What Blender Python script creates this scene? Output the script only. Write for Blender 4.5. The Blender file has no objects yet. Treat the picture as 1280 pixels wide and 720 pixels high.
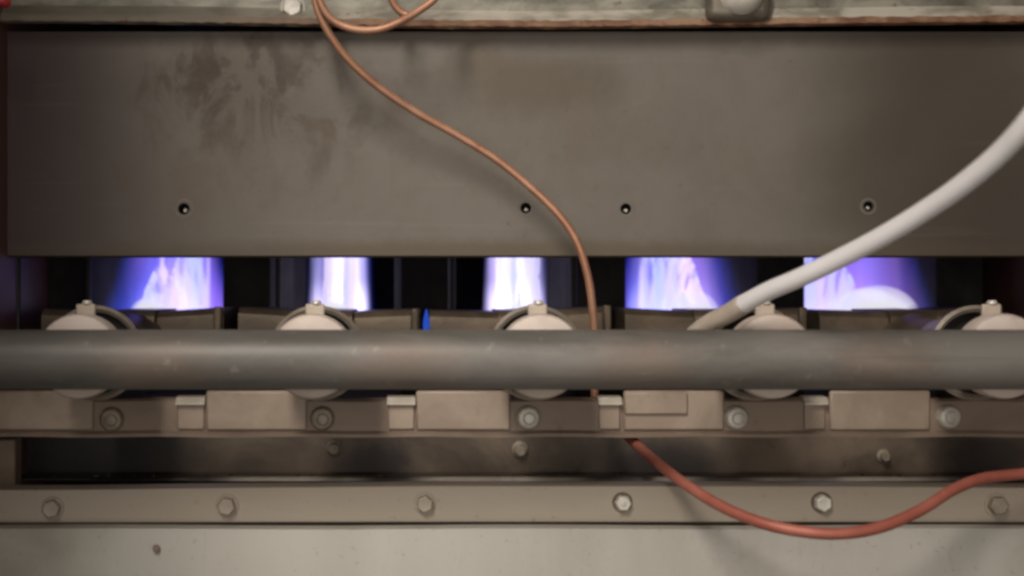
import bpy, bmesh, math, random
from mathutils import Vector, Matrix

# ------------------------------------------------------------------ camera, world, lamps, exposure
S = bpy.context.scene
C = S.collection
FPX, VPX, VPY = 1819.0, 524.0, 360.0          # focal length in photo pixels, where the depth axis meets the picture
cam = bpy.data.objects.new("camera", bpy.data.cameras.new("camera"))
C.objects.link(cam)
cam.rotation_euler = (math.radians(90), 0, 0)
cam.data.sensor_width = 36.0
cam.data.lens = 36.0 * FPX / 1280.0
cam.data.shift_x = (640.0 - VPX) / 1280.0
cam.data.clip_start, cam.data.clip_end = 0.01, 20.0
cam.data.dof.use_dof = True
cam.data.dof.focus_distance = 0.55
cam.data.dof.aperture_fstop = 9.0
S.camera = cam

W = bpy.data.worlds.new("World")
S.world = W
W.use_nodes = True
W.node_tree.nodes["Background"].inputs[0].default_value = (1.0, 0.86, 0.72, 1)
W.node_tree.nodes["Background"].inputs[1].default_value = 0.05


def lamp(name, loc, target, size, size_y, power, col):
    l = bpy.data.lights.new(name, "AREA")
    l.shape = "RECTANGLE"
    l.size, l.size_y = size, size_y
    l.energy = power
    l.color = col
    o = bpy.data.objects.new(name, l)
    C.objects.link(o)
    o.location = loc
    o.rotation_euler = (Vector(target) - Vector(loc)).to_track_quat("-Z", "Y").to_euler()
    return o


key = lamp("work_lamp", (-0.205, -0.26, 0.60), (0.055, 0.56, -0.03), 0.12, 0.44, 0.62, (1.0, 0.925, 0.845))
key.data.spread = math.radians(50)
lamp("fill_lamp", (-0.05, -0.85, -0.06), (0.02, 0.56, -0.03), 1.1, 0.9, 4.7, (1.0, 0.925, 0.845))  # soft frontal fill, added to even out the light

S.view_settings.view_transform = "Standard"
S.view_settings.look = "None"
S.view_settings.exposure = 0.12
S.view_settings.gamma = 1.0
S.view_settings.use_curve_mapping = False
S.render.engine = "CYCLES"
S.cycles.use_denoising = True
S.cycles.filter_width = 2.9
S.cycles.max_bounces = 8
S.cycles.transparent_max_bounces = 24
S.cycles.volume_bounces = 0
S.cycles.volume_step_rate = 1.0
S.cycles.volume_max_steps = 128
S.cycles.sample_clamp_indirect = 4.0

rnd = random.Random(4)
MM = 0.001


def at(px, py, d):
    """photo pixel + distance from the lens plane -> point"""
    return Vector(((px - VPX) * d / FPX, d, (VPY - py) * d / FPX))


def X(px, d):
    return (px - VPX) * d / FPX


def Z(py, d):
    return (VPY - py) * d / FPX


# ------------------------------------------------------------------ materials
class NT:
    def __init__(self, name):
        self.m = bpy.data.materials.new(name)
        self.m.use_nodes = True
        self.t = self.m.node_tree
        self.t.nodes.clear()
        self.out = self.t.nodes.new("ShaderNodeOutputMaterial")

    def n(self, kind, **kw):
        nd = self.t.nodes.new("ShaderNode" + kind)
        for k, v in kw.items():
            if k == "ins":
                for i, val in v.items():
                    self.put(nd, i, val)
            else:
                setattr(nd, k, v)
        return nd

    def put(self, nd, i, val):
        if isinstance(val, bpy.types.NodeSocket):
            self.t.links.new(val, nd.inputs[i])
        else:
            nd.inputs[i].default_value = val

    def math(self, op, a, b=0.0, clamp=False):
        nd = self.n("Math", operation=op, use_clamp=clamp)
        self.put(nd, 0, a)
        self.put(nd, 1, b)
        return nd.outputs[0]

    def mix(self, fac, a, b):
        nd = self.n("Mix", data_type="RGBA")
        self.put(nd, 0, fac)
        self.put(nd, 6, a if isinstance(a, bpy.types.NodeSocket) else (*a, 1))
        self.put(nd, 7, b if isinstance(b, bpy.types.NodeSocket) else (*b, 1))
        return nd.outputs[2]

    def ramp(self, v, a, b, c=0.0, d=1.0, smooth=True):
        nd = self.n("MapRange", interpolation_type="SMOOTHSTEP" if smooth else "LINEAR")
        for i, q in enumerate((v, a, b, c, d)):
            self.put(nd, i, q)
        return nd.outputs[0]

    def coords(self, scale=(1, 1, 1), offset=True):
        tc = self.n("TexCoord")
        mp = self.n("Mapping", ins={0: tc.outputs["Object"], 3: scale})
        if offset:
            oi = self.n("ObjectInfo")
            r = self.math("MULTIPLY", oi.outputs["Random"], 3.0)
            cx = self.n("CombineXYZ", ins={0: r, 1: r, 2: r})
            self.put(mp, 1, cx.outputs[0])
        return mp.outputs[0]

    def noise(self, vec, scale, detail=4.0, rough=0.55, dist=0.0):
        return self.n("TexNoise", ins={"Vector": vec, "Scale": scale, "Detail": detail, "Roughness": rough,
                                       "Distortion": dist}).outputs[0]


def metal(name, c1, c2, metallic=0.5, rough=0.5, scale=30.0, stretch=(1, 1, 1), bump=0.15, grain=600.0,
          patches=(), low=0.0, speck=None, offset=False, spread=(0.35, 0.68), spec=0.5,
          scratch=None):
    """mottled metal: two tones, worn specks, fine grain and stains of their own shape, some of them painted shade.
    stains: (centre, radius xyz, colour, amount, raggedness)"""
    k = NT(name)
    v = k.coords(stretch, offset)
    n1 = k.noise(v, scale, 6, 0.6, 0.4)
    col = k.mix(k.ramp(n1, spread[0], spread[1]), c1, c2)
    vv = k.coords((1, 1, 1), offset)
    n2 = k.noise(vv, grain, 3, 0.6)
    for (cen, rad, sc, amt, rag) in patches:
        d = k.n("VectorMath", operation="SUBTRACT", ins={0: vv, 1: cen}).outputs[0]
        d = k.n("VectorMath", operation="DIVIDE", ins={0: d, 1: rad}).outputs[0]
        ln = k.n("VectorMath", operation="LENGTH", ins={0: d}).outputs["Value"]
        ns = k.noise(vv, 2.2 / max(1e-4, min(rad)) / 2.0, 6, 0.62, 0.8)
        ln = k.math("ADD", ln, k.math("MULTIPLY", k.math("SUBTRACT", ns, 0.5), rag * 4.0))
        f = k.math("MULTIPLY", k.ramp(ln, 0.25, 1.05, 1.0, 0.0) if rag > 0.05 else k.ramp(ln, 0.72, 1.0, 1.0, 0.0), amt)
        if rag > 0.35:                                   # runs and drips: break the stain into ragged islands
            fine = k.noise(k.coords((1.0, 1.0, 0.7), offset), 60.0, 7, 0.66, 0.5)
            f = k.math("MULTIPLY", f, k.ramp(fine, 0.45, 0.62, 0.30, 1.0))
        col = k.mix(f, col, sc)
    if speck:
        sp = k.noise(vv, speck[1], 5, 0.7, 0.3)
        col = k.mix(k.math("MULTIPLY", k.ramp(sp, 0.60, 0.72), speck[2]), col, speck[0])
    if scratch:
        sv = k.coords((1.0, 1.0, 0.03) if scratch[2] == "v" else (0.03, 1.0, 1.0), offset)
        sn = k.noise(sv, scratch[0], 3, 0.7)
        col = k.mix(k.math("MULTIPLY", k.ramp(sn, 0.60, 0.74), scratch[1]), col, scratch[3])
    r = k.math("ADD", rough, k.math("MULTIPLY", k.math("SUBTRACT", n1, 0.5), 0.35))
    b = k.n("Bump", ins={"Strength": bump, "Distance": 0.0006, "Height": n2})
    nrm = b.outputs[0]
    if low:
        nl = k.noise(k.coords(stretch, offset), 14.0, 2, 0.4)
        b2 = k.n("Bump", ins={"Strength": low, "Distance": 0.004, "Height": nl, "Normal": nrm})
        nrm = b2.outputs[0]
    p = k.n("BsdfPrincipled", ins={"Base Color": col, "Metallic": metallic, "Roughness": r, "Normal": nrm, "Specular IOR Level": spec})
    k.t.links.new(p.outputs[0], k.out.inputs[0])
    return k.m


# ------------------------------------------------------------------ mesh helpers
def box(bm, x0, x1, y0, y1, z0, z1, rot=None):
    vs = [bm.verts.new((x, y, z)) for x in (x0, x1) for y in (y0, y1) for z in (z0, z1)]
    for f in ((0, 1, 3, 2), (4, 6, 7, 5), (0, 4, 5, 1), (2, 3, 7, 6), (0, 2, 6, 4), (1, 5, 7, 3)):
        bm.faces.new([vs[i] for i in f])
    if rot is not None:
        bmesh.ops.rotate(bm, verts=vs, cent=((x0 + x1) / 2, (y0 + y1) / 2, (z0 + z1) / 2), matrix=rot)
    return vs


def lathe(bm, prof, seg=40, cen=(0, 0, 0), sx=1.0):
    """profile of (radius, y) turned round the Y axis; caps where the radius is not zero at the ends"""
    rings = []
    for (r, y) in prof:
        if r < 1e-7:
            rings.append([bm.verts.new((cen[0], cen[1] + y, cen[2]))])
        else:
            rings.append([bm.verts.new((cen[0] + sx * r * math.cos(2 * math.pi * i / seg), cen[1] + y,
                                        cen[2] + r * math.sin(2 * math.pi * i / seg))) for i in range(seg)])
    for a, b in zip(rings, rings[1:]):
        for i in range(seg):
            j = (i + 1) % seg
            if len(a) == 1 and len(b) > 1:
                bm.faces.new((a[0], b[i], b[j]))
            elif len(b) == 1 and len(a) > 1:
                bm.faces.new((a[i], a[j], b[0]))
            elif len(a) > 1:
                bm.faces.new((a[i], a[j], b[j], b[i]))


def catmull(pts, n=10):
    P = [Vector(p) for p in pts]
    P = [P[0] * 2 - P[1]] + P + [P[-1] * 2 - P[-2]]
    out = []
    for i in range(1, len(P) - 2):
        a, b, c, d = P[i - 1:i + 3]
        for k in range(n):
            t = k / n
            out.append(0.5 * ((2 * b) + (c - a) * t + (2 * a - 5 * b + 4 * c - d) * t * t + (3 * b - a - 3 * c + d) * t ** 3))
    out.append(P[-2])
    return out


def sweep(bm, path, rad, seg=14, wob=0.0):
    path = [Vector(p) for p in path]
    rings = []
    up = Vector((0, 1, 0))
    for i, p in enumerate(path):
        t = (path[min(i + 1, len(path) - 1)] - path[max(i - 1, 0)]).normalized()
        u = (up - t * up.dot(t)).normalized()
        w = t.cross(u)
        up = u
        r = rad(i / (len(path) - 1)) if callable(rad) else rad
        r *= 1 + wob * (rnd.random() - 0.5)
        rings.append([bm.verts.new(p + (u * math.cos(2 * math.pi * k / seg) + w * math.sin(2 * math.pi * k / seg)) * r)
                      for k in range(seg)])
    for a, b in zip(rings, rings[1:]):
        for k in range(seg):
            j = (k + 1) % seg
            bm.faces.new((a[k], a[j], b[j], b[k]))
    bm.faces.new(rings[0])
    bm.faces.new(rings[-1])


def hexhead(bm, r, h, ang=0.0, cen=(0, 0, 0), flange=None):
    """hex bolt head facing -Y from y=0, with chamfered crown and optional round flange"""
    if flange:
        lathe(bm, [(0, -h * 0.28), (flange * 0.86, -h * 0.28), (flange, -h * 0.14), (flange, 0.0)], 28, cen)
    rings = []
    for (rr, y) in ((r, 0.0005), (r, -h * 0.78), (r * 0.86, -h), (r * 0.5, -h * 0.97)):
        rings.append([bm.verts.new((cen[0] + rr * math.cos(ang + math.pi * i / 3), cen[1] + y,
                                    cen[2] + rr * math.sin(ang + math.pi * i / 3))) for i in range(6)])
    for a, b in zip(rings, rings[1:]):
        for i in range(6):
            bm.faces.new((a[i], a[(i + 1) % 6], b[(i + 1) % 6], b[i]))
    bm.faces.new(rings[-1])


def finish(name, bm, mat, parent=None, loc=(0, 0, 0), bevel=0.0, smooth=True, segs=2):
    bmesh.ops.recalc_face_normals(bm, faces=bm.faces[:])
    me = bpy.data.meshes.new(name)
    bm.to_mesh(me)
    bm.free()
    if smooth:
        for p in me.polygons:
            p.use_smooth = True
        me.set_sharp_from_angle(angle=math.radians(38))
    me.materials.append(mat)
    o = bpy.data.objects.new(name, me)
    C.objects.link(o)
    o.location = loc
    if parent:
        o.parent = parent
    if bevel:
        b = o.modifiers.new("bevel", "BEVEL")
        b.width = bevel
        b.segments = segs
        b.limit_method = "ANGLE"
        b.angle_limit = math.radians(40)
        b.harden_normals = False
    return o


def thing(name, label, cat, loc=(0, 0, 0), group=None):
    o = bpy.data.objects.new(name, None)
    o.empty_display_size = 0.01
    C.objects.link(o)
    o.location = loc
    o["label"] = label
    o["category"] = cat
    if group:
        o["group"] = group
    return o


def tag(o, label, cat, group=None):
    o["label"] = label
    o["category"] = cat
    if group:
        o["group"] = group
    return o


def copy_thing(root, loc, label):
    r = root.copy()
    C.objects.link(r)
    r.location = loc
    r["label"] = label
    for ch in list(root.children):
        c = ch.copy()
        C.objects.link(c)
        c.parent = r
        for g in list(ch.children):
            d = g.copy()
            C.objects.link(d)
            d.parent = c
    return r


B = bmesh.new

# ------------------------------------------------------------------ colours
DP = 0.585      # heat shield plane
DR = 0.5575     # mounting rail plane
DL = 0.535      # lower rail plane
pc = at(640, 180, DP)


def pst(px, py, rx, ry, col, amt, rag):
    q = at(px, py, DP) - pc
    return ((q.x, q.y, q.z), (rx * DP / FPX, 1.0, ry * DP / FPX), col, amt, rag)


M_shield = metal("aluminised_steel_stained_shaded", (0.150, 0.131, 0.108), (0.190, 0.168, 0.142), 0.3, 0.52, 16.0, bump=0.07,
                 low=0.12, patches=[
                     pst(330, 120, 210, 120, (0.055, 0.035, 0.022), 0.75, 0.45),
                     pst(290, 90, 110, 75, (0.05, 0.032, 0.02), 0.75, 0.42),
                     pst(400, 160, 50, 75, (0.085, 0.055, 0.04), 0.6, 0.42),
                     pst(250, 230, 150, 80, (0.12, 0.085, 0.055), 0.35, 0.45),
                     pst(665, 105, 150, 55, (0.095, 0.074, 0.045), 0.62, 0.24),
                     pst(600, 70, 50, 40, (0.12, 0.092, 0.06), 0.5, 0.24),
                     pst(560, 190, 420, 120, (0.13, 0.105, 0.075), 0.35, 0.46),
                     pst(900, 140, 300, 160, (0.14, 0.115, 0.08), 0.30, 0.46),
                     pst(-40, 60, 255, 560, (0.058, 0.034, 0.034), 0.95, 0.11),  # this and the next: left wall's shade put into the colour
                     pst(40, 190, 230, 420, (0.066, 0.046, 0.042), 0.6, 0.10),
                     pst(1210, 150, 215, 420, (0.066, 0.054, 0.038), 0.74, 0.15),  # this and the next two: light falloff at the right, painted in
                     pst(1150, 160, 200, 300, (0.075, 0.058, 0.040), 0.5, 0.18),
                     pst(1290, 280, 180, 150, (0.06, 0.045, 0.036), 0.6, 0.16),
                     pst(620, 316, 900, 22, (0.11, 0.082, 0.048), 0.65, 0.12),
                 ], speck=((0.08, 0.055, 0.04), 260.0, 0.35), scratch=(260.0, 0.06, "h", (0.36, 0.33, 0.29)))
M_galv = metal("galvanised_mottled", (0.12, 0.115, 0.088), (0.33, 0.31, 0.25), 0.3, 0.42, 62.0, (0.6, 1, 1.3), bump=0.25, grain=350, spread=(0.34, 0.70),
               speck=((0.13, 0.07, 0.035), 130.0, 0.8))
M_bead = metal("pale_bead", (0.30, 0.27, 0.21), (0.60, 0.55, 0.46), 0.2, 0.40, 60.0, (0.6, 1, 1), bump=0.3, grain=300, spread=(0.40, 0.60),  # paler than the rail face: the rolled lip's highlight painted in
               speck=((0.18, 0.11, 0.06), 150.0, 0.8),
               patches=[((-0.16, 0, 0), (0.13, 1, 1), (0.16, 0.145, 0.11), 0.85, 0.1)])
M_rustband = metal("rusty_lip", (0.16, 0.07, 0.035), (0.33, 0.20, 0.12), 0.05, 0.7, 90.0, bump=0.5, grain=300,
                   patches=[((-0.16, 0, 0), (0.12, 1, 1), (0.17, 0.155, 0.12), 0.85, 0.1)],
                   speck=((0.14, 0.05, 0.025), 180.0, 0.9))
M_pipe = metal("black_iron_pipe", (0.125, 0.118, 0.104), (0.24, 0.225, 0.202), 0.15, 0.49, 26.0, (0.35, 1, 1), bump=0.12,
               grain=420, patches=[((x, -0.005, -0.001), (0.026, 0.02, 0.013), (0.27, 0.18, 0.13), 0.40, 0.24)
                                  for x in (-0.118, -0.037, 0.042, 0.122, 0.203)],  # warm brown tint opposite each burner end
               speck=((0.42, 0.39, 0.35), 190.0, 0.35), scratch=(260.0, 0.35, "h", (0.11, 0.085, 0.06)))
M_rail = metal("brown_rail_steel", (0.19, 0.138, 0.102), (0.30, 0.225, 0.17), 0.15, 0.5, 34.0, (0.5, 1, 1), bump=0.15,  # darker than the tabs: shadows of the burner ends put into the colour
               speck=((0.16, 0.085, 0.05), 90.0, 0.5))
M_tab = metal("brown_tab_steel", (0.32, 0.245, 0.185), (0.43, 0.34, 0.265), 0.15, 0.48, 40.0, bump=0.15,
              speck=((0.26, 0.15, 0.08), 110.0, 0.4), offset=True)
M_lip = metal("highlight_lip", (0.50, 0.44, 0.36), (0.66, 0.60, 0.51), 0.2, 0.4, 120.0, bump=0.2)  # bright tone paints the highlight on the clip tops
M_low = metal("tan_rail_steel", (0.36, 0.305, 0.24), (0.44, 0.378, 0.305), 0.15, 0.5, 18.0, (0.3, 1, 1), bump=0.08, speck=((0.20, 0.14, 0.09), 210.0, 0.45), scratch=(240.0, 0.18, "h", (0.24, 0.19, 0.14)))
M_door = metal("brushed_lower_sheet", (0.375, 0.358, 0.312), (0.465, 0.447, 0.40), 0.2, 0.5, 12.0, (1.2, 1, 0.25), bump=0.05,
               low=0.12, spread=(0.3, 0.7),
               patches=[((-0.135, -0.01, 0.0), (0.045, 1, 0.2), (0.16, 0.128, 0.085), 0.92, 0.12),  # left end darkened in the colour, standing for shade
                       ((-0.03, -0.01, 0.0), (0.02, 1, 0.2), (0.30, 0.275, 0.235), 0.5, 0.15),
                       ((0.055, -0.01, 0.0), (0.022, 1, 0.2), (0.29, 0.255, 0.205), 0.5, 0.15),
                       ((0.11, -0.01, -0.1), (0.03, 1, 0.03), (0.25, 0.22, 0.17), 0.6, 0.36),
                       ((0.235, -0.01, -0.09), (0.03, 1, 0.05), (0.25, 0.22, 0.17), 0.6, 0.2)],
               speck=((0.20, 0.15, 0.10), 420.0, 0.5), scratch=(300.0, 0.25, "v", (0.30, 0.27, 0.22)))
M_cap = metal("pale_cap_paint", (0.68, 0.56, 0.48), (0.80, 0.69, 0.61), 0.0, 0.5, 60.0, bump=0.1,
              speck=((0.42, 0.30, 0.22), 160.0, 0.35), offset=True)
M_bell = metal("bell_steel", (0.27, 0.23, 0.185), (0.40, 0.345, 0.28), 0.3, 0.45, 80.0, bump=0.15, offset=True)
M_burner = metal("burner_heat_brown", (0.08, 0.058, 0.038), (0.17, 0.128, 0.086), 0.35, 0.45, 42.0, (0.7, 1, 1), bump=0.2,
                 speck=((0.10, 0.06, 0.04), 150.0, 0.6), offset=True)
M_bolt = metal("zinc_bolt", (0.58, 0.55, 0.48), (0.76, 0.725, 0.64), 0.15, 0.36, 160.0, bump=0.2, grain=900, offset=True)
M_boltdim = metal("dull_bolt", (0.28, 0.235, 0.175), (0.42, 0.365, 0.285), 0.2, 0.5, 160.0, bump=0.2, grain=900, offset=True)
M_dark = metal("sooty_steel", (0.028, 0.025, 0.026), (0.055, 0.048, 0.045), 0.1, 0.6, 26.0, (1, 1, 0.3), bump=0.2)
M_soot = metal("soot_black", (0.030, 0.027, 0.029), (0.055, 0.049, 0.050), 0.0, 0.9, 30.0, bump=0.1, spec=0.04)
def cavity_shade(px, py, rx, ry, col, amt, rag):
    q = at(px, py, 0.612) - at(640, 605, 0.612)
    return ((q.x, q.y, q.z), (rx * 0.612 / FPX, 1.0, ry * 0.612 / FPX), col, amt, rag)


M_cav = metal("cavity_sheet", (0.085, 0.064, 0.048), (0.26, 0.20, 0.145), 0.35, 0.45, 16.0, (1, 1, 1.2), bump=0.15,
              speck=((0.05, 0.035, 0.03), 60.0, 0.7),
              patches=[cavity_shade(120, 570, 200, 300, (0.02, 0.018, 0.022), 0.95, 0.06),  # these dark patches paint the gap's shade onto the plate
                      cavity_shade(470, 585, 70, 50, (0.03, 0.028, 0.032), 0.8, 0.15),
                      cavity_shade(830, 580, 130, 60, (0.03, 0.024, 0.026), 0.85, 0.15),
                      cavity_shade(1240, 570, 120, 60, (0.03, 0.024, 0.026), 0.8, 0.15)])
def ledge_shade(px, rx):
    return ((X(px, 0.575) - X(640, 0.612), 0, 0), (rx * 0.575 / FPX, 1.0, 1.0), (0.045, 0.035, 0.03), 0.9, 0.08)


M_ledge = metal("ledge_edge", (0.56, 0.50, 0.42), (0.72, 0.66, 0.57), 0.2, 0.42, 60.0, bump=0.2,  # pale edge is painted light, its dark patches painted shade
                patches=[ledge_shade(235, 80), ledge_shade(490, 55), ledge_shade(770, 75), ledge_shade(905, 60), ledge_shade(1230, 110)])
M_wall = metal("maroon_cabinet", (0.16, 0.075, 0.065), (0.20, 0.10, 0.085), 0.1, 0.5, 20.0, bump=0.1)
M_cop = metal("copper_tube", (0.46, 0.225, 0.135), (0.60, 0.33, 0.215), 0.4, 0.48, 70.0, bump=0.1, grain=800,
              speck=((0.30, 0.13, 0.07), 120.0, 0.5))
M_cop2 = metal("rose_copper_tube", (0.42, 0.125, 0.088), (0.53, 0.19, 0.135), 0.2, 0.5, 60.0, bump=0.1, grain=800,
               speck=((0.36, 0.14, 0.09), 90.0, 0.5))
M_lead = metal("white_sleeve", (0.91, 0.88, 0.88), (0.94, 0.915, 0.915), 0.0, 0.42, 40.0, bump=0.12, grain=500)
M_fer = metal("tan_ferrule", (0.54, 0.45, 0.36), (0.68, 0.59, 0.50), 0.1, 0.45, 60.0, bump=0.15)
M_red = metal("red_plastic", (0.50, 0.03, 0.03), (0.60, 0.05, 0.05), 0.0, 0.4, 40.0)


def flame_mat():
    """emission inside the flame's volume: white-violet along the burner ribbon, blue mantle outside, vertical streaks"""
    k = NT("gas_flame")
    tc = k.n("TexCoord")
    sp = k.n("SeparateXYZ", ins={0: tc.outputs["Object"]})
    x, y, z = sp.outputs
    vec = k.n("Mapping", ins={0: tc.outputs["Object"], 3: (120.0, 16.0, 6.0)})
    oi = k.n("ObjectInfo")
    r = k.math("MULTIPLY", oi.outputs["Random"], 50.0)
    k.put(vec, 1, k.n("CombineXYZ", ins={0: r, 1: r, 2: r}).outputs[0])
    ns = k.noise(vec.outputs[0], 1.0, 3, 0.55, 0.3)
    wob = k.math("MULTIPLY", k.math("SUBTRACT", ns, 0.5), 0.010)
    ax = k.math("ABSOLUTE", k.math("ADD", x, wob))
    at1 = lambda nm: k.n("Attribute", attribute_type="OBJECT", attribute_name=nm).outputs["Fac"]
    # half width: the wide flames narrow upwards, the slim ones stand straight
    half = k.math("SUBTRACT", k.math("MULTIPLY", 0.0215, at1("girth")), k.math("MULTIPLY", k.math("MAXIMUM", z, 0.0), at1("taper")))
    fill = at1("fill")
    e = k.math("DIVIDE", ax, half)
    mantle = k.ramp(e, 0.78, 1.0, 1.0, 0.0)
    core = k.ramp(e, k.math("SUBTRACT", fill, 0.08), k.math("ADD", fill, 0.07), 1.0, 0.0)
    streak = k.ramp(ns, 0.43, 0.57, 0.05, 1.0)
    root = k.ramp(z, 0.003, 0.020, 1.0, 0.0)
    yf = k.ramp(y, 0.0, 0.014, 0.0, 1.0)                           # soft near end
    at_ = k.n("Attribute", attribute_type="OBJECT", attribute_name="burn")
    core_s = k.math("MULTIPLY", k.math("MULTIPLY", core, streak), k.math("ADD", 1.0, k.math("MULTIPLY", root, 1.5)))
    av = k.n("Attribute", attribute_type="OBJECT", attribute_name="veil")
    e1 = k.n("Emission", ins={"Color": (0.74, 0.66, 1.0, 1),
                              "Strength": k.math("MULTIPLY", k.math("MULTIPLY", core_s, yf),
                                                 k.math("MULTIPLY", at_.outputs["Fac"], 42.0))})
    pk = k.noise(vec.outputs[0], 0.55, 2, 0.5)
    vi = k.mix(k.ramp(pk, 0.42, 0.60), (0.035, 0.075, 0.9), (0.40, 0.18, 0.95))
    vi = k.mix(k.ramp(e, 0.55, 0.85), vi, (0.03, 0.085, 0.95))
    e2 = k.n("Emission", ins={"Color": vi,
                              "Strength": k.math("MULTIPLY", k.math("MULTIPLY", mantle, yf), k.math("MULTIPLY", av.outputs["Fac"], 10.0))})
    ad = k.n("AddShader", ins={0: e1.outputs[0], 1: e2.outputs[0]})
    k.t.links.new(ad.outputs[0], k.out.inputs[1])
    return k.m


def glow_mat():
    k = NT("flame_root_glow")
    tc = k.n("TexCoord")
    lw = k.n("LayerWeight", ins={"Blend": 0.35})
    em = k.n("Emission", ins={"Color": (0.96, 0.95, 1.0, 1), "Strength": 0.74})
    tr = k.n("BsdfTransparent")
    mx = k.n("MixShader", ins={0: k.ramp(lw.outputs["Facing"], 0.15, 0.85, 0.0, 1.0), 1: em.outputs[0], 2: tr.outputs[0]})
    k.t.links.new(mx.outputs[0], k.out.inputs[0])
    return k.m


def front_mat():
    k = NT("flame_front_streaks")
    tc = k.n("TexCoord")
    oi = k.n("ObjectInfo")
    r = k.math("MULTIPLY", oi.outputs["Random"], 50.0)
    mp = k.n("Mapping", ins={0: tc.outputs["Object"], 3: (0.0, 130.0, 9.0)})
    k.put(mp, 1, k.n("CombineXYZ", ins={0: r, 1: r, 2: r}).outputs[0])
    ns = k.noise(mp.outputs[0], 1.0, 4, 0.6, 0.25)
    z = k.n("SeparateXYZ", ins={0: tc.outputs["Object"]}).outputs[2]
    lift = k.ramp(z, 0.004, 0.05, 0.10, -0.06)
    fac = k.ramp(k.math("ADD", ns, lift), 0.48, 0.63, 0.02, 0.82)
    mp2 = k.n("Mapping", ins={0: tc.outputs["Object"], 3: (0.0, 45.0, 3.0)})
    k.put(mp2, 1, k.n("CombineXYZ", ins={0: r, 1: r, 2: r}).outputs[0])
    n2 = k.noise(mp2.outputs[0], 1.0, 2, 0.5)
    col = k.mix(k.ramp(n2, 0.40, 0.62), (0.60, 0.64, 0.98), (0.80, 0.68, 0.92))
    em = k.n("Emission", ins={"Color": col, "Strength": 0.85})
    tr = k.n("BsdfTransparent")
    mx = k.n("MixShader", ins={0: fac, 1: tr.outputs[0], 2: em.outputs[0]})
    k.t.links.new(mx.outputs[0], k.out.inputs[0])
    return k.m


M_flame, M_glow, M_front = flame_mat(), glow_mat(), front_mat()

# ------------------------------------------------------------------ cabinet shell (the setting)
def structure(name, bm, mat, bevel=0.0):
    o = finish(name, bm, mat, bevel=bevel)
    o["kind"] = "structure"
    return o


bm = B(); box(bm, -0.172, -0.1655, 0.10, 0.98, -0.16, 0.40)  # real wall; its unseen front and top extended to block the work lamp
structure("cabinet_wall", bm, M_wall, 0.001)
bm = B(); box(bm, 0.262, 0.268, 0.47, 0.98, -0.16, 0.165)
structure("cabinet_wall", bm, M_wall, 0.001)
bm = B(); box(bm, -0.165, 0.262, 0.965, 0.975, -0.16, 0.16)
structure("cabinet_back", bm, M_soot)
bm = B(); box(bm, -0.165, 0.262, 0.60, 0.965, 0.155, 0.16)
structure("cabinet_ceiling", bm, M_soot)
bm = B(); box(bm, -0.165, 0.262, 0.645, 0.965, -0.062, -0.058)
structure("firebox_floor", bm, M_soot)

# lower sheet, tilted a little so that it faces the light
bm = B()
xs = [-0.1645 + (0.4245) * i / 24 for i in range(25)]
for zz in (0, 1, 2, 3):
    pass
prof = [(0.533, Z(656, 0.533)), (0.5305, Z(656.5, 0.5305)), (0.5282, Z(658.0, 0.5282)), (0.5268, Z(661.3, 0.5268)), (0.5266, Z(664, 0.5266)), (0.5235, Z(710, 0.5235)),
        (0.5185, Z(790, 0.5185)), (0.5205, Z(790, 0.5185)), (0.531, Z(668, 0.531))]
rows = [[bm.verts.new((x, y, z + 0.0002 * math.sin(x * 41))) for (y, z) in prof] for x in xs]
for a, b in zip(rows, rows[1:]):
    for i in range(len(prof) - 1):
        bm.faces.new((a[i], a[i + 1], b[i + 1], b[i]))
lower = finish("metal_sheet", bm, M_door)
tag(lower, "pale brushed sheet metal panel along the bottom, below the bolted tan strip", "metal panel")
bm = B(); lathe(bm, [(0, -0.0006), (0.0012, -0.0004), (0.0014, 0.0004)], 12, tuple(at(195, 686, 0.5232)))
o = finish("rust_spot", bm, M_rail, lower)

# ------------------------------------------------------------------ heat shield with four real holes
shield = thing("heat_shield", "wide stained grey steel shield above the row of flames", "metal panel", pc)
holes = [(230, 261, 10), (657, 260, 9.5), (782, 261, 9.5), (1085, 258, 8.5)]
bm = B()
x0, x1 = -0.1654 - pc.x, 0.2615 - pc.x
zt, zb = Z(40, DP) - pc.z, Z(319.5, DP) - pc.z


def loop(pts):
    vs = [bm.verts.new(p) for p in pts]
    return [bm.edges.new((vs[i], vs[(i + 1) % len(vs)])) for i in range(len(vs))]


ed = []
nx = 30
outer = [(x0 + (x1 - x0) * i / nx, 0, zt) for i in range(nx + 1)] + [(x0 + (x1 - x0) * i / nx, 0, zb) for i in range(nx, -1, -1)]
ed += loop(outer)
for (hx, hy, hr) in holes:
    q = at(hx, hy, DP) - pc
    r = hr * DP / FPX * 0.72
    ed += loop([(q.x + r * math.cos(2 * math.pi * i / 24), 0, q.z + r * math.sin(2 * math.pi * i / 24)) for i in range(24)])
bmesh.ops.triangle_fill(bm, use_beauty=True, edges=ed)
M_rim = metal("dimple_rim", (0.148, 0.131, 0.110), (0.186, 0.166, 0.142), 0.2, 0.55, 90.0)
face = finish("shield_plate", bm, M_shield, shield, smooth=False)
sm = face.modifiers.new("solid", "SOLIDIFY"); sm.thickness = 0.0012; sm.offset = 0.0
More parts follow.
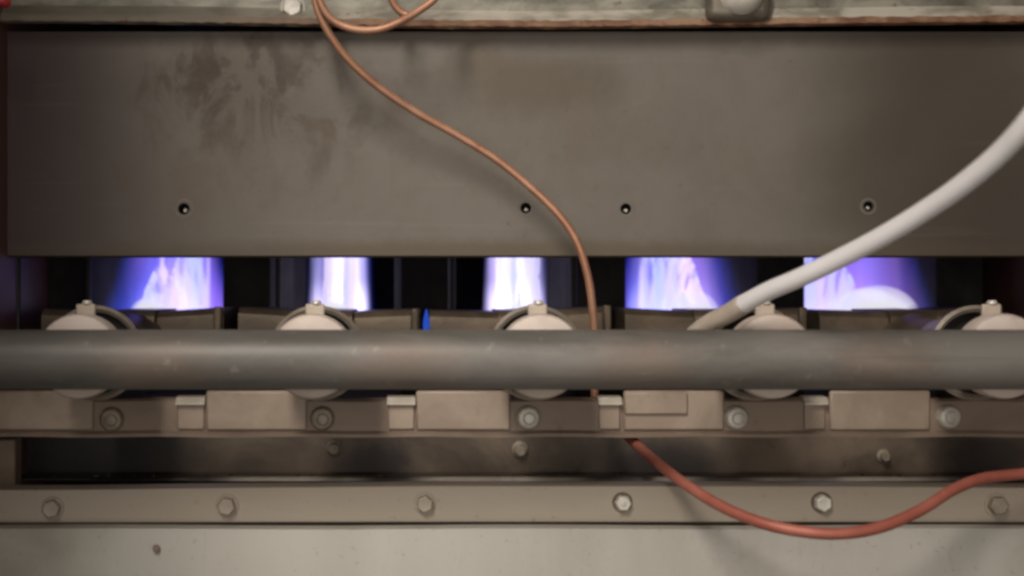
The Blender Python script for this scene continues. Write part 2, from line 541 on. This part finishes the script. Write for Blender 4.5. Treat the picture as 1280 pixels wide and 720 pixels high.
# rolled hem along the foot of the shield
bm = B(); sweep(bm, [(x0, 0.0022, zb + 0.0008), (x1, 0.0022, zb + 0.0008)], 0.0016, 12)
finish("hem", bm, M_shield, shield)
for (hx, hy, hr) in holes:
    q = at(hx, hy, DP) - pc
    r = hr * DP / FPX
    bm = B(); lathe(bm, [(r * 0.86, 0.0004), (r * 0.72, 0.0016), (r * 0.66, 0.008), (0, 0.008)], 28)
    c = finish("screw_hole", bm, M_soot, shield, loc=q)
    bm = B(); lathe(bm, [(r * 1.30, -0.0005), (r * 1.12, -0.0007), (r * 0.92, -0.0006), (r * 0.80, 0.0006), (r * 0.70, 0.0024)], 28)
    finish("rim", bm, M_rim, c)
    bm = B(); lathe(bm, [(0, 0.0), (r * 0.2, 0.0004), (r * 0.28, 0.0018), (r * 0.28, 0.006)], 14, (r * 0.10, 0, -r * 0.22))
    finish("screw_tip", bm, M_bolt, c, loc=(0, 0.0004, 0))

# ------------------------------------------------------------------ top rail
DT = 0.580
tr = thing("steel_rail", "mottled galvanised rail with a rusty rolled lip along the top edge", "metal rail", at(640, 0, DT))
o0 = at(640, 0, DT)
stn = [(-20, 29), (200, 31), (400, 34), (560, 36.5), (700, 37), (900, 34.5), (1100, 32), (1330, 30)]


def edge_y(px):
    for (a, ya), (b, yb) in zip(stn, stn[1:]):
        if a <= px <= b:
            return ya + (yb - ya) * (px - a) / (b - a)
    return 30


bm = B()
rows = []
for i in range(41):
    px = 4 + (1342 - 4) * i / 40
    e = edge_y(px)
    pr = [(DT + 0.003, -260), (DT, -255), (DT, e - 23)]
    rows.append([bm.verts.new((X(px, DT) - o0.x, y - DT, Z(py, y) - o0.z)) for (y, py) in pr])
for a, b in zip(rows, rows[1:]):
    for i in range(len(a) - 1):
        bm.faces.new((a[i], a[i + 1], b[i + 1], b[i]))
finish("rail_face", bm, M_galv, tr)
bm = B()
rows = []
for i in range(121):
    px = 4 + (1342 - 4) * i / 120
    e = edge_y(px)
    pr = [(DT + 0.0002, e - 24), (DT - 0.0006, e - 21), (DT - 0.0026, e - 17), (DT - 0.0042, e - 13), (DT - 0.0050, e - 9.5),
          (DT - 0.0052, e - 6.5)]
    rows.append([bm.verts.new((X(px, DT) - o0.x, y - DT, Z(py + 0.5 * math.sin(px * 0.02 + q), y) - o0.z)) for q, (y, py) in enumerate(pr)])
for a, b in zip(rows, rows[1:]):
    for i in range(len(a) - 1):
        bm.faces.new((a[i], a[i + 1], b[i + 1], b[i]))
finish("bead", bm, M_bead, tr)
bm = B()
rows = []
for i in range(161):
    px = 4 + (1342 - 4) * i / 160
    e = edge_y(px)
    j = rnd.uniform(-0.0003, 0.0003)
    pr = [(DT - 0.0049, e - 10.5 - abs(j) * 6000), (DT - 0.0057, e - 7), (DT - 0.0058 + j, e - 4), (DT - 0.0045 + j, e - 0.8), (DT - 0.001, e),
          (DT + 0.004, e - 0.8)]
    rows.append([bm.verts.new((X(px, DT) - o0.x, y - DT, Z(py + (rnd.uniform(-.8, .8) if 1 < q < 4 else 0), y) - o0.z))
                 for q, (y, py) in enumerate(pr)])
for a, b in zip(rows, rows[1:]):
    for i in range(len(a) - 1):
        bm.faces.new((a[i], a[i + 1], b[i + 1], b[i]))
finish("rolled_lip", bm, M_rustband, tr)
bm = B(); hexhead(bm, 0.0042, 0.0035, 0.4, flange=0.0052)
finish("bolt", bm, M_bolt, tr, loc=at(366, 10, DT) - o0, bevel=0.0002)
bm = B(); box(bm, -0.0130, 0.0130, -0.010, -0.002, -0.0085, 0.03)
clip = finish("clamp", bm, M_dark, tr, loc=at(921, 2, DT - 0.004) - o0 + Vector((0, 0.004, 0)), bevel=0.004, segs=4)
clip.data.materials[0] = metal("clamp_steel", (0.16, 0.14, 0.105), (0.26, 0.23, 0.18), 0.4, 0.45, 80.0)
bm = B(); lathe(bm, [(0, -0.0065), (0.004, -0.006), (0.0075, -0.0035), (0.0088, 0.0)], 32, (0.0005, -0.010, 0.0025), 1.0)
finish("bolt_head", bm, metal("bright_bolt", (0.70, 0.66, 0.57), (0.84, 0.80, 0.72), 0.1, 0.35, 120.0), clip)

# small red plastic wire end peeping in at the corner
bm = B(); sweep(bm, catmull([at(-60, -30, 0.548), at(-20, -8, 0.548), at(2, 1, 0.548), at(9, 3, 0.55)]), 0.0022, 12)
tag(finish("wire_end", bm, M_red), "small red wire end in the top left corner", "wire")

# ------------------------------------------------------------------ heat exchanger cells behind the flames
AX = [X(px, 0.5) for px in (95.5, 389, 677, 968, 1260)]     # the burner axes
AZ = Z(446, 0.5)
hx = thing("heat_exchanger", "sooty dark heat exchanger cells seen through the slot behind the flames", "heat exchanger",
           (0.048, 0.80, -0.05))
hl = Vector((0.048, 0.80, -0.05))
mids = [(a + b) / 2 for a, b in zip(AX, AX[1:])]
mids = [AX[0] - 0.040] + mids + [AX[-1] + 0.040]
for i, mx in enumerate(mids):
    w = 0.0125
    bm = B()
    # a clamshell cell wall: pressed folds run up its flanks
    ys = [0.652 + 0.30 * j / 12 for j in range(13)]
    L = [(mx - w + 0.0022 * math.sin(j * 1.9 + i), y) for j, y in enumerate(ys)]
    R = [(mx + w + 0.0022 * math.sin(j * 1.9 + i + 1), y) for j, y in enumerate(ys)]
    R[0] = (mx + w - 0.002, ys[0]); L[0] = (mx - w + 0.002, ys[0])
    mid_ridge = [(mx - 0.004, ys[0] - 0.001), (mx + 0.003, ys[0] + 0.002)]
    pts = L[::-1] + mid_ridge + R
    lo = [bm.verts.new((p[0], p[1], -0.058)) for p in pts]
    hi = [bm.verts.new((p[0], p[1], 0.150)) for p in pts]
    for a in range(len(pts) - 1):
        bm.faces.new((lo[a], lo[a + 1], hi[a + 1], hi[a]))
    bm.faces.new((lo[-1], lo[0], hi[0], hi[-1]))
    o = finish("cell_wall", bm, M_soot, hx, loc=-hl, bevel=0.0008)
# upright support rods glimpsed in the slot
for px, d in ((110, 0.64), (348, 0.655), (566, 0.65), (716, 0.655), (1186, 0.655), (22, 0.60)):
    bm = B(); sweep(bm, [(X(px, d), d, -0.058), (X(px, d), d, 0.1)], 0.0013, 10)
    finish("support_rod", bm, M_dark, hx, loc=-hl)

# ------------------------------------------------------------------ burners
blabel = ["leftmost burner with a pale round end, under the wide blue flame at far left",
          "burner with a pale round end under the narrow white flame left of the copper tube",
          "burner whose pale round end sits just left of the copper tube",
          "burner with a pale round end beside the lower end of the white lead",
          "rightmost burner, its pale round end cut by the right edge of the photo"]
GB = "gas burners in a row behind the manifold pipe"
bur = thing("gas_burner", blabel[0], "burner", (AX[0], 0.50, AZ), GB)
# pale round end facing the pipe
bm = B(); lathe(bm, [(0, -0.0002), (0.006, 0.0), (0.0125, 0.0006), (0.0142, 0.0016), (0.0148, 0.0036), (0.0146, 0.012), (0.0110, 0.014), (0.0110, 0.02)], 56)
finish("end_cap", bm, M_cap, bur)
# bell mouth behind it: a rolled bright ring and the dark throat
bm = B()
ring = []
for i in range(57):
    t = 2 * math.pi * i / 56
    ring.append((0.0158 * math.cos(t), 0.030, 0.0158 * math.sin(t)))
lathe(bm, [(0.0145, 0.0305), (0.0150, 0.0282), (0.0162, 0.0274), (0.0174, 0.0284), (0.0172, 0.0305), (0.0150, 0.036), (0.0128, 0.044), (0.0120, 0.060)], 56)
bell = finish("bell_mouth", bm, M_bell, bur)
bm = B(); lathe(bm, [(0, 0.0335), (0.0147, 0.0335)], 40)
finish("throat", bm, M_dark, bell)
# shutter screw and tab on top
bm = B(); box(bm, -0.0034, 0.0034, 0.0135, 0.0155, 0.012, 0.0180)
tb = finish("shutter_tab", bm, M_fer, bur, bevel=0.0006)
bm = B()
bmesh.ops.create_cone(bm, cap_ends=True, segments=12, radius1=0.0020, radius2=0.0015, depth=0.0014,
                      matrix=Matrix.Translation((0.0004, 0.0145, 0.0186)))
finish("screw", bm, M_bolt, tb, bevel=0.0003)
# tube, flaring into the head
bm = B(); lathe(bm, [(0.0118, 0.056), (0.0118, 0.078), (0.0130, 0.088), (0.0136, 0.10)], 40)
finish("venturi_tube", bm, M_burner, bur)
# head with its two carry-over wings
def wing(bm, xa, xb, za, zb_, ya, yb):
    n = 8
    rows = []
    for i in range(n + 1):
        t = i / n
        x = xa + (xb - xa) * t
        zt_ = za + (zb_ - za) * t
        pr = [(ya + 0.001, zt_ - 0.022), (ya, zt_ - 0.006), (ya + 0.0006, zt_ - 0.0025), (ya + 0.0032, zt_ - 0.0003), (ya + 0.008, zt_),
              (yb - 0.004, zt_), (yb, zt_ - 0.002), (yb, zt_ - 0.022)]
        rows.append([bm.verts.new((x, y, z)) for (y, z) in pr])
    for a, b in zip(rows, rows[1:]):
        for i in range(len(a) - 1):
            bm.faces.new((a[i], a[i + 1], b[i + 1], b[i]))
    bm.faces.new(rows[0][::-1]); bm.faces.new(rows[-1])
bm = B(); wing(bm, -0.0375, -0.009, 0.0150, 0.0138, 0.098, 0.150)
finish("wing", bm, M_burner, bur)
bm = B(); wing(bm, 0.009, 0.0372, 0.0138, 0.0156, 0.099, 0.150)
finish("wing", bm, M_burner, bur)
bm = B(); wing(bm, -0.0095, 0.0095, 0.0145, 0.0145, 0.094, 0.152)
finish("burner_head", bm, M_burner, bur)
bm = B(); box(bm, 0.0335, 0.0368, 0.0955, 0.0985, 0.004, 0.0160)
finish("end_flange", bm, M_burner, bur, bevel=0.0008)
burs = [bur]
tilt = [0.0, 1.4, -1.2, 0.5, -0.8]
for i in range(1, 5):
    b = copy_thing(bur, (AX[i], 0.50, AZ), blabel[i])
    burs.append(b)
for b, t in zip(burs, tilt):
    b.rotation_euler = (0, math.radians(t * 0.8), 0)

# ------------------------------------------------------------------ flames
flabel = ["wide blue violet flame at the far left, fading on its left side",
          "narrow white flame, second from the left, beside dark cells on both sides",
          "narrow white flame with a violet right edge left of the copper tube",
          "wide violet streaked flame just left of the white lead",
          "blue flame with a white mound at its foot, under the white lead at right"]
burn = [0.085, 0.22, 0.20, 0.085, 0.08]
veil = [1.0, 0.4, 0.5, 0.9, 1.1]
shift = [-0.0060, -0.002, 0.0070, 0.0065, 0.0105]
for i in range(5):
    y0 = 0.648
    f = thing("flame", flabel[i], "flame", (AX[i] + shift[i], y0, AZ + 0.010), "flames of the gas burners")
    if i == 2:
        f_mid = f
    bm = B()
    n = 10
    rows = []
    for j in range(n + 1):
        z = -0.002 + 0.066 * j / n
        h = 0.0232 - 0.0085 * max(0, z) / 0.06
        h *= 1.0 if j < n else 0.7
        rows.append([bm.verts.new(p) for p in ((-h, 0.0, z), (h, 0.0, z), (h, 0.20, z), (-h, 0.20, z))])
    for a, b in zip(rows, rows[1:]):
        for q in range(4):
            bm.faces.new((a[q], a[(q + 1) % 4], b[(q + 1) % 4], b[q]))
    bm.faces.new(rows[0]); bm.faces.new(rows[-1])
    m = finish("flame_mantle", bm, M_flame, f, smooth=False)
    m["burn"] = burn[i]
    m["veil"] = veil[i]
    m["girth"], m["taper"], m["fill"] = (0.60 if i == 1 else 0.54, 0.03, 0.84) if i in (1, 2) else (1.04, 0.38, 0.46)
    for sx in ((-0.0045, 0.0045) if i < 4 else (-0.0055,)):                       # the thin bright fronts of the jets, streaked upwards
        bm = B()
        ny, nz = 40, 10
        lean = 0.3 if i in (1, 2) else 2.0
        for side in (-1, 1):
            g = [[bm.verts.new((sx + side * 0.0005 + 0.0012 * math.sin(j * 0.7 + i), 0.012 + lean * 0.062 * q / nz * (1 - j / ny) + 0.003 * math.sin(q * 2.1 + i) * (1 - j / ny) + 0.16 * j / ny, 0.062 * q / nz)) for q in range(nz + 1)]
                 for j in range(ny + 1)]
            if side < 0:
                g0 = g
            for a, b in zip(g, g[1:]):
                for q in range(nz):
                    bm.faces.new((a[q], a[q + 1], b[q + 1], b[q]))
        for q in range(nz):
            bm.faces.new((g0[0][q], g0[0][q + 1], g[0][q + 1], g[0][q]))
            bm.faces.new((g0[-1][q], g0[-1][q + 1], g[-1][q + 1], g[-1][q]))
        sh = finish("flame_front", bm, M_front, f, smooth=False)
    bm = B()
    hgt = [0.0110, 0.011, 0.011, 0.0115, 0.0150][i]
    hw = [0.0115, 0.0115, 0.0115, 0.012, 0.0200][i]
    bmesh.ops.create_icosphere(bm, subdivisions=4, radius=1.0)
    bmesh.ops.scale(bm, vec=(hw, 0.030, hgt), verts=bm.verts[:])
    for v in bm.verts:
        v.co.z += 0.0010 * math.sin(v.co.y * 230 + i) * max(0.0, v.co.z / hgt)
    finish("flame_core", bm, M_glow, f, loc=(0.0, 0.034, 0.0))
    bm = B()
    bmesh.ops.create_icosphere(bm, subdivisions=4, radius=1.0)
    bmesh.ops.scale(bm, vec=(0.0100, 0.085, 0.0085), verts=bm.verts[:])
    for v in bm.verts:
        v.co.z += 0.0012 * math.sin(v.co.y * 170 + i) * max(0.0, v.co.z / 0.008)
    finish("flame_core", bm, M_glow, f, loc=(0.0, 0.100, 0.0))

# the small carry-over flame seen through the joint between the second and third burner
k = NT("carry_over_blue")
k.t.links.new(k.n("Emission", ins={"Color": (0.05, 0.16, 1.0, 1), "Strength": 0.42}).outputs[0], k.out.inputs[0])
bm = B()
bmesh.ops.create_icosphere(bm, subdivisions=3, radius=1.0)
bmesh.ops.scale(bm, vec=(0.0015, 0.003, 0.0062), verts=bm.verts[:])
for v in bm.verts:
    v.co.x *= 1.0 - 0.5 * max(0.0, v.co.z / 0.0062)
o = finish("carry_over_flame", bm, k.m, f_mid, loc=at(533, 404, 0.625) - f_mid.location)

# ------------------------------------------------------------------ mounting rail with tabs, clips, bolts
rl = thing("mounting_rail", "long brown steel rail with bolted tabs just under the manifold pipe", "metal rail", at(640, 545, DR))
ro = at(640, 545, DR)
bm = B()
prof = [(DR + 0.010, Z(499, DR)), (DR + 0.001, Z(499, DR)), (DR, Z(502, DR)), (DR, Z(538, DR)), (DR - 0.0012, Z(542, DR)),
        (DR - 0.0012, Z(546, DR)), (DR + 0.012, Z(546, DR) + 0.0004), (DR + 0.010, Z(499, DR))]
rows = []
for i in range(41):
    x = -0.1650 + (0.4265) * i / 40
    rows.append([bm.verts.new((x - ro.x, y - ro.y, z - ro.z + 0.0002 * math.sin(i * 1.3))) for (y, z) in prof])
for a, b in zip(rows, rows[1:]):
    for i in range(len(prof) - 1):
        bm.faces.new((a[i], a[i + 1], b[i + 1], b[i]))
finish("rail_bar", bm, M_rail, rl)
bolts = [(140, 524), (403, 523), (660, 522), (920, 522), (1185, 521)]
tabs = [(-6, 118), (258, 384), (520, 638), (779, 905), (1036, 1162)]
for (a, b) in tabs:
    w = (b - a) * DR / FPX
    bm = B(); box(bm, 0, w, -0.0013, 0.0006, Z(538, DR) - Z(488, DR), 0)
    finish("mounting_tab", bm, M_tab, rl, loc=Vector((X(a, DR), DR, Z(488, DR))) - ro, bevel=0.0009)
for (a, b) in ((221, 257), (484, 519), (747, 776), (1003, 1032)):
    w = (b - a) * DR / FPX
    bm = B(); box(bm, 0.0004, w - 0.0004, -0.0012, 0.0006, Z(537, DR) - Z(497, DR), -0.0022)
    cl = finish("clip", bm, M_tab, rl, loc=Vector((X(a, DR), DR, Z(496.5, DR))) - ro, bevel=0.0005)
    bm = B()
    ra, rb = ([bm.verts.new(p) for p in ((xx, 0.004, 0.0004), (xx, -0.0016, 0.0001), (xx, -0.0036, -0.0019), (xx, -0.0036, -0.0026), (xx, 0.004, -0.0026))] for xx in (0, w))
    for q in range(5):
        bm.faces.new((ra[q], ra[(q + 1) % 5], rb[(q + 1) % 5], rb[q]))
    bm.faces.new(ra); bm.faces.new(rb)
    finish("folded_lip", bm, M_lip, cl)
w = 78 * DR / FPX
bm = B(); box(bm, 0, w, -0.0016, 0.0004, -27 * DR / FPX, 0)
finish("raised_pad", bm, M_tab, rl, loc=Vector((X(780, DR), DR - 0.0013, Z(490, DR))) - ro, bevel=0.0005)
for i, (bx, by) in enumerate(bolts):
    bm = B(); lathe(bm, [(0, -0.0031), (0.0026, -0.0031), (0.0038, -0.0028), (0.0044, -0.0019), (0.0047, -0.0002), (0.0047, 0.0006)], 32)
    lathe(bm, [(0.0017, -0.0030), (0.0019, -0.0034), (0.0024, -0.0034), (0.0026, -0.0030)], 24, (0.0003, 0, -0.0002))
    finish("bolt", bm, M_bolt if i > 1 else M_boltdim, rl, loc=at(bx, by, DR - 0.0004) - ro, bevel=0.0003)  # first two bolts get a dimmer colour that stands for shadow

# ------------------------------------------------------------------ cavity plate below the rail
DC = 0.612
cv = thing("cavity_plate", "dark brown mottled plate in the gap between the two bolted rails", "metal panel", at(640, 605, DC))
co = at(640, 605, DC)
bm = B()
prof = [(DC, Z(520, DC)), (DC, Z(590, DC)), (DC - 0.004, Z(593, DC - 0.004)), (DC - 0.034, Z(596.5, DC - 0.034)), (DC - 0.0355, Z(598, DC - 0.0355)),
        (DC - 0.036, Z(600.5, DC - 0.036)), (DC - 0.0345, Z(601.3, DC - 0.0345))]
rows = []
for i in range(61):
    x = -0.1650 + 0.4265 * i / 60
    rows.append([bm.verts.new((x - co.x, y - co.y, z - co.z)) for (y, z) in prof])
for a, b in zip(rows, rows[1:]):
    for i in range(len(prof) - 1):
        bm.faces.new((a[i], a[i + 1], b[i + 1], b[i]))
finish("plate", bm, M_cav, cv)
DG = DC - 0.0365
bm = B()
rows = []
for i in range(61):
    x = X(236, DG) + (0.262 - X(236, DG)) * i / 60
    w_ = 0.4 * math.sin(i * 0.9)
    pr = [(DG + 0.004, 595.5), (DG + 0.001, 596), (DG, 598 + w_ * 0.5), (DG, 601.3), (DG + 0.001, 602.0)]
    rows.append([bm.verts.new((x - co.x, y - co.y, Z(py, y) - co.z)) for (y, py) in pr])
for a, b in zip(rows, rows[1:]):
    for q in range(len(pr) - 1):
        bm.faces.new((a[q], a[q + 1], b[q + 1], b[q]))
finish("ledge_lip", bm, M_ledge, cv)
for (bx, by, r) in ((418, 560, 0.0028), (650, 562, 0.0028), (1104, 570, 0.0022)):
    bm = B(); hexhead(bm, r, 0.004, 0.2, flange=r * 1.3)
    finish("screw", bm, M_boltdim, cv, loc=at(bx, by, DC - 0.0004) - co, bevel=0.0002)
bm = B(); box(bm, -0.1645, 0.2615, 0.640, 0.6445, -0.125, -0.0622)
structure("cavity_back", bm, M_soot)
# left post beside the gap
bm = B(); box(bm, X(-8, 0.565), X(19, 0.565), 0.565, 0.575, Z(622, 0.565), Z(549, 0.565))
tag(finish("corner_post", bm, M_rail, bevel=0.001), "short tan post at the left end of the dark gap under the rail", "post")

# ------------------------------------------------------------------ lower rail with its six bolts
lr = thing("steel_rail", "flat tan steel strip with six small bolts, above the pale bottom panel", "metal rail", at(640, 655, DL))
lo = at(640, 655, DL)
bm = B()
prof = [(DL + 0.010, 606), (DL + 0.002, 606), (DL, 608), (DL, 652), (DL + 0.0015, 655.5), (DL + 0.010, 655.5)]
lst = [(-60, 5), (100, 4.5), (300, 2), (540, 0), (800, 0), (1060, 0.5), (1360, 2.5)]
rows = []
for i in range(41):
    px = -36 + (1409 + 36) * i / 40
    dy = 0
    for (a, ya), (b, yb) in zip(lst, lst[1:]):
        if a <= px <= b:
            dy = ya + (yb - ya) * (px - a) / (b - a)
    rows.append([bm.verts.new((X(px, DL) - lo.x, y - lo.y, Z(py + dy * (1 if q < 3 else 0.15), DL) - lo.z)) for q, (y, py) in enumerate(prof)])
for a, b in zip(rows, rows[1:]):
    for i in range(len(prof) - 1):
        bm.faces.new((a[i], a[i + 1], b[i + 1], b[i]))
finish("strip", bm, M_low, lr)
for i, (bx, by, r, old) in enumerate(((66, 635, 12.5, 1), (284, 632, 12.5, 1), (531, 629, 12, 1), (778, 628, 11, 0), (1027, 628, 11.5, 0), (1245, 631, 13, 1))):
    rr = r * DL / FPX
    ws = B(); lathe(ws, [(0, -0.0004), (rr * 1.12, -0.0005), (rr * 1.2, 0.0003)], 28)
    wo = finish("washer", ws, M_cav if i in (3, 4) else M_low, lr, loc=at(bx, by, DL) - lo)
    bm = B(); hexhead(bm, rr * 0.95, 0.0036, 0.25 + 0.6 * i)
    if i == 3:
        lathe(bm, [(0, -0.0041), (rr * 0.22, -0.0041), (rr * 0.3, -0.0034)], 12)
    finish("bolt_head", bm, M_boltdim if i == 5 else (M_low if old else M_bolt), wo, loc=(0, -0.0004, 0), bevel=0.0003)

bm = B()
for q in range(46):
    px = rnd.uniform(20, 1270)
    d = DG + rnd.uniform(0.001, 0.018)
    r = rnd.uniform(0.0003, 0.0009)
    zz = Z(596, DG + 0.001) + (d - DG - 0.001) * (Z(593, DC - 0.004) - Z(596.5, DC - 0.034)) / 0.030
    c0 = Vector((X(px, d), d, zz))
    box(bm, c0.x - r, c0.x + r, c0.y - r * 0.7, c0.y + r * 0.7, c0.z - 0.0001, c0.z + r * 0.5, Matrix.Rotation(rnd.uniform(0, 3), 3, "Z"))
o = finish("rust_flakes", bm, M_rustband, smooth=False)
o["kind"] = "stuff"
tag(o, "loose rust flakes lying on the dark ledge below the bolted rail", "rust flakes")

# ------------------------------------------------------------------ manifold pipe
pm = at(640, 449.5, 0.486)
bm = B()
n = 64
rows = []
for i in range(n + 1):
    x = -0.1650 + 0.4265 * i / n
    rows.append((x - pm.x, 0.0, 0.0))
sweep(bm, rows, 0.01, 48)
pipe = finish("manifold_pipe", bm, M_pipe, loc=pm)
tag(pipe, "thick dull grey iron gas pipe running right across in front of the burners", "pipe")

# ------------------------------------------------------------------ copper tubes, white lead
def path(rows, n=10):
    return catmull([at(*r) for r in rows], n)


ct = B()
sweep(ct, path([(380, -60, 0.548), (391, -14, 0.550), (401, 22, 0.552), (428, 66, 0.556), (470, 106, 0.560), (520, 140, 0.564), (570, 168, 0.567), (620, 199, 0.568),
                (662, 233, 0.568), (698, 268, 0.567), (721, 302, 0.566), (734, 342, 0.566), (740, 380, 0.567), (743, 420, 0.569),
                (743, 470, 0.572), (744, 520, 0.574), (748, 545, 0.577)]), 0.00155, 14, 0.03)
tag(finish("copper_tube", ct, M_cop), "thin bright copper tube curving down over the steel shield and behind the pipe", "copper tube")
ct = B()
sweep(ct, path([(386, -60, 0.546), (396, -12, 0.547), (406, 14, 0.548), (422, 29, 0.549), (446, 37, 0.549), (474, 36.5, 0.549), (500, 27, 0.548), (524, 13, 0.546),
                (545, -4, 0.545), (556, -30, 0.545), (540, -56, 0.548), (510, -50, 0.552), (488, -22, 0.555), (490, 0, 0.557), (500, 14, 0.558), (512, 20, 0.558)]),
      0.0015, 14, 0.03)
tag(finish("copper_tube", ct, M_cop), "copper tube end looped across the top rail beside the long tube", "copper tube")
ct = B()
sweep(ct, path([(762, 530, 0.590), (780, 541, 0.575), (796, 556, 0.560), (820, 577, 0.535), (855, 604, 0.515), (900, 632, 0.498), (950, 653, 0.486), (1000, 664, 0.480),
                (1050, 667, 0.478), (1100, 659, 0.480), (1150, 638, 0.486), (1190, 613, 0.494), (1225, 599, 0.502), (1260, 594, 0.508), (1310, 590, 0.51), (1400, 590, 0.51)]),
      0.0020, 16, 0.02)
tag(finish("copper_tube", ct, M_cop2), "thick rose coloured copper tube sagging in a curve over the lower rail", "copper tube")

wl = thing("white_lead", "thick white insulated lead slanting down from the right edge to the pipe", "cable", at(900, 400, 0.512))
wo = at(900, 400, 0.512)
ct = B()
pts = [(1420, -30, 0.380), (1345, 70, 0.392), (1290, 146, 0.402), (1250, 191, 0.412), (1200, 233, 0.424), (1150, 267, 0.436), (1100, 297, 0.447), (1050, 323, 0.458), (1000, 347, 0.469),
       (960, 364, 0.479), (922, 384, 0.490)]
sweep(ct, [p - wo for p in path(pts)], 0.0031, 22, 0.01)
finish("sleeve", ct, M_lead, wl)
ct = B()
pts = [(930, 380, 0.488), (908, 393, 0.494), (885, 405, 0.500), (868, 418, 0.505), (850, 436, 0.510)]
sweep(ct, [p - wo for p in path(pts)], lambda t: 0.0034 - 0.0004 * t, 20, 0.02)
finish("ferrule", ct, M_fer, wl)
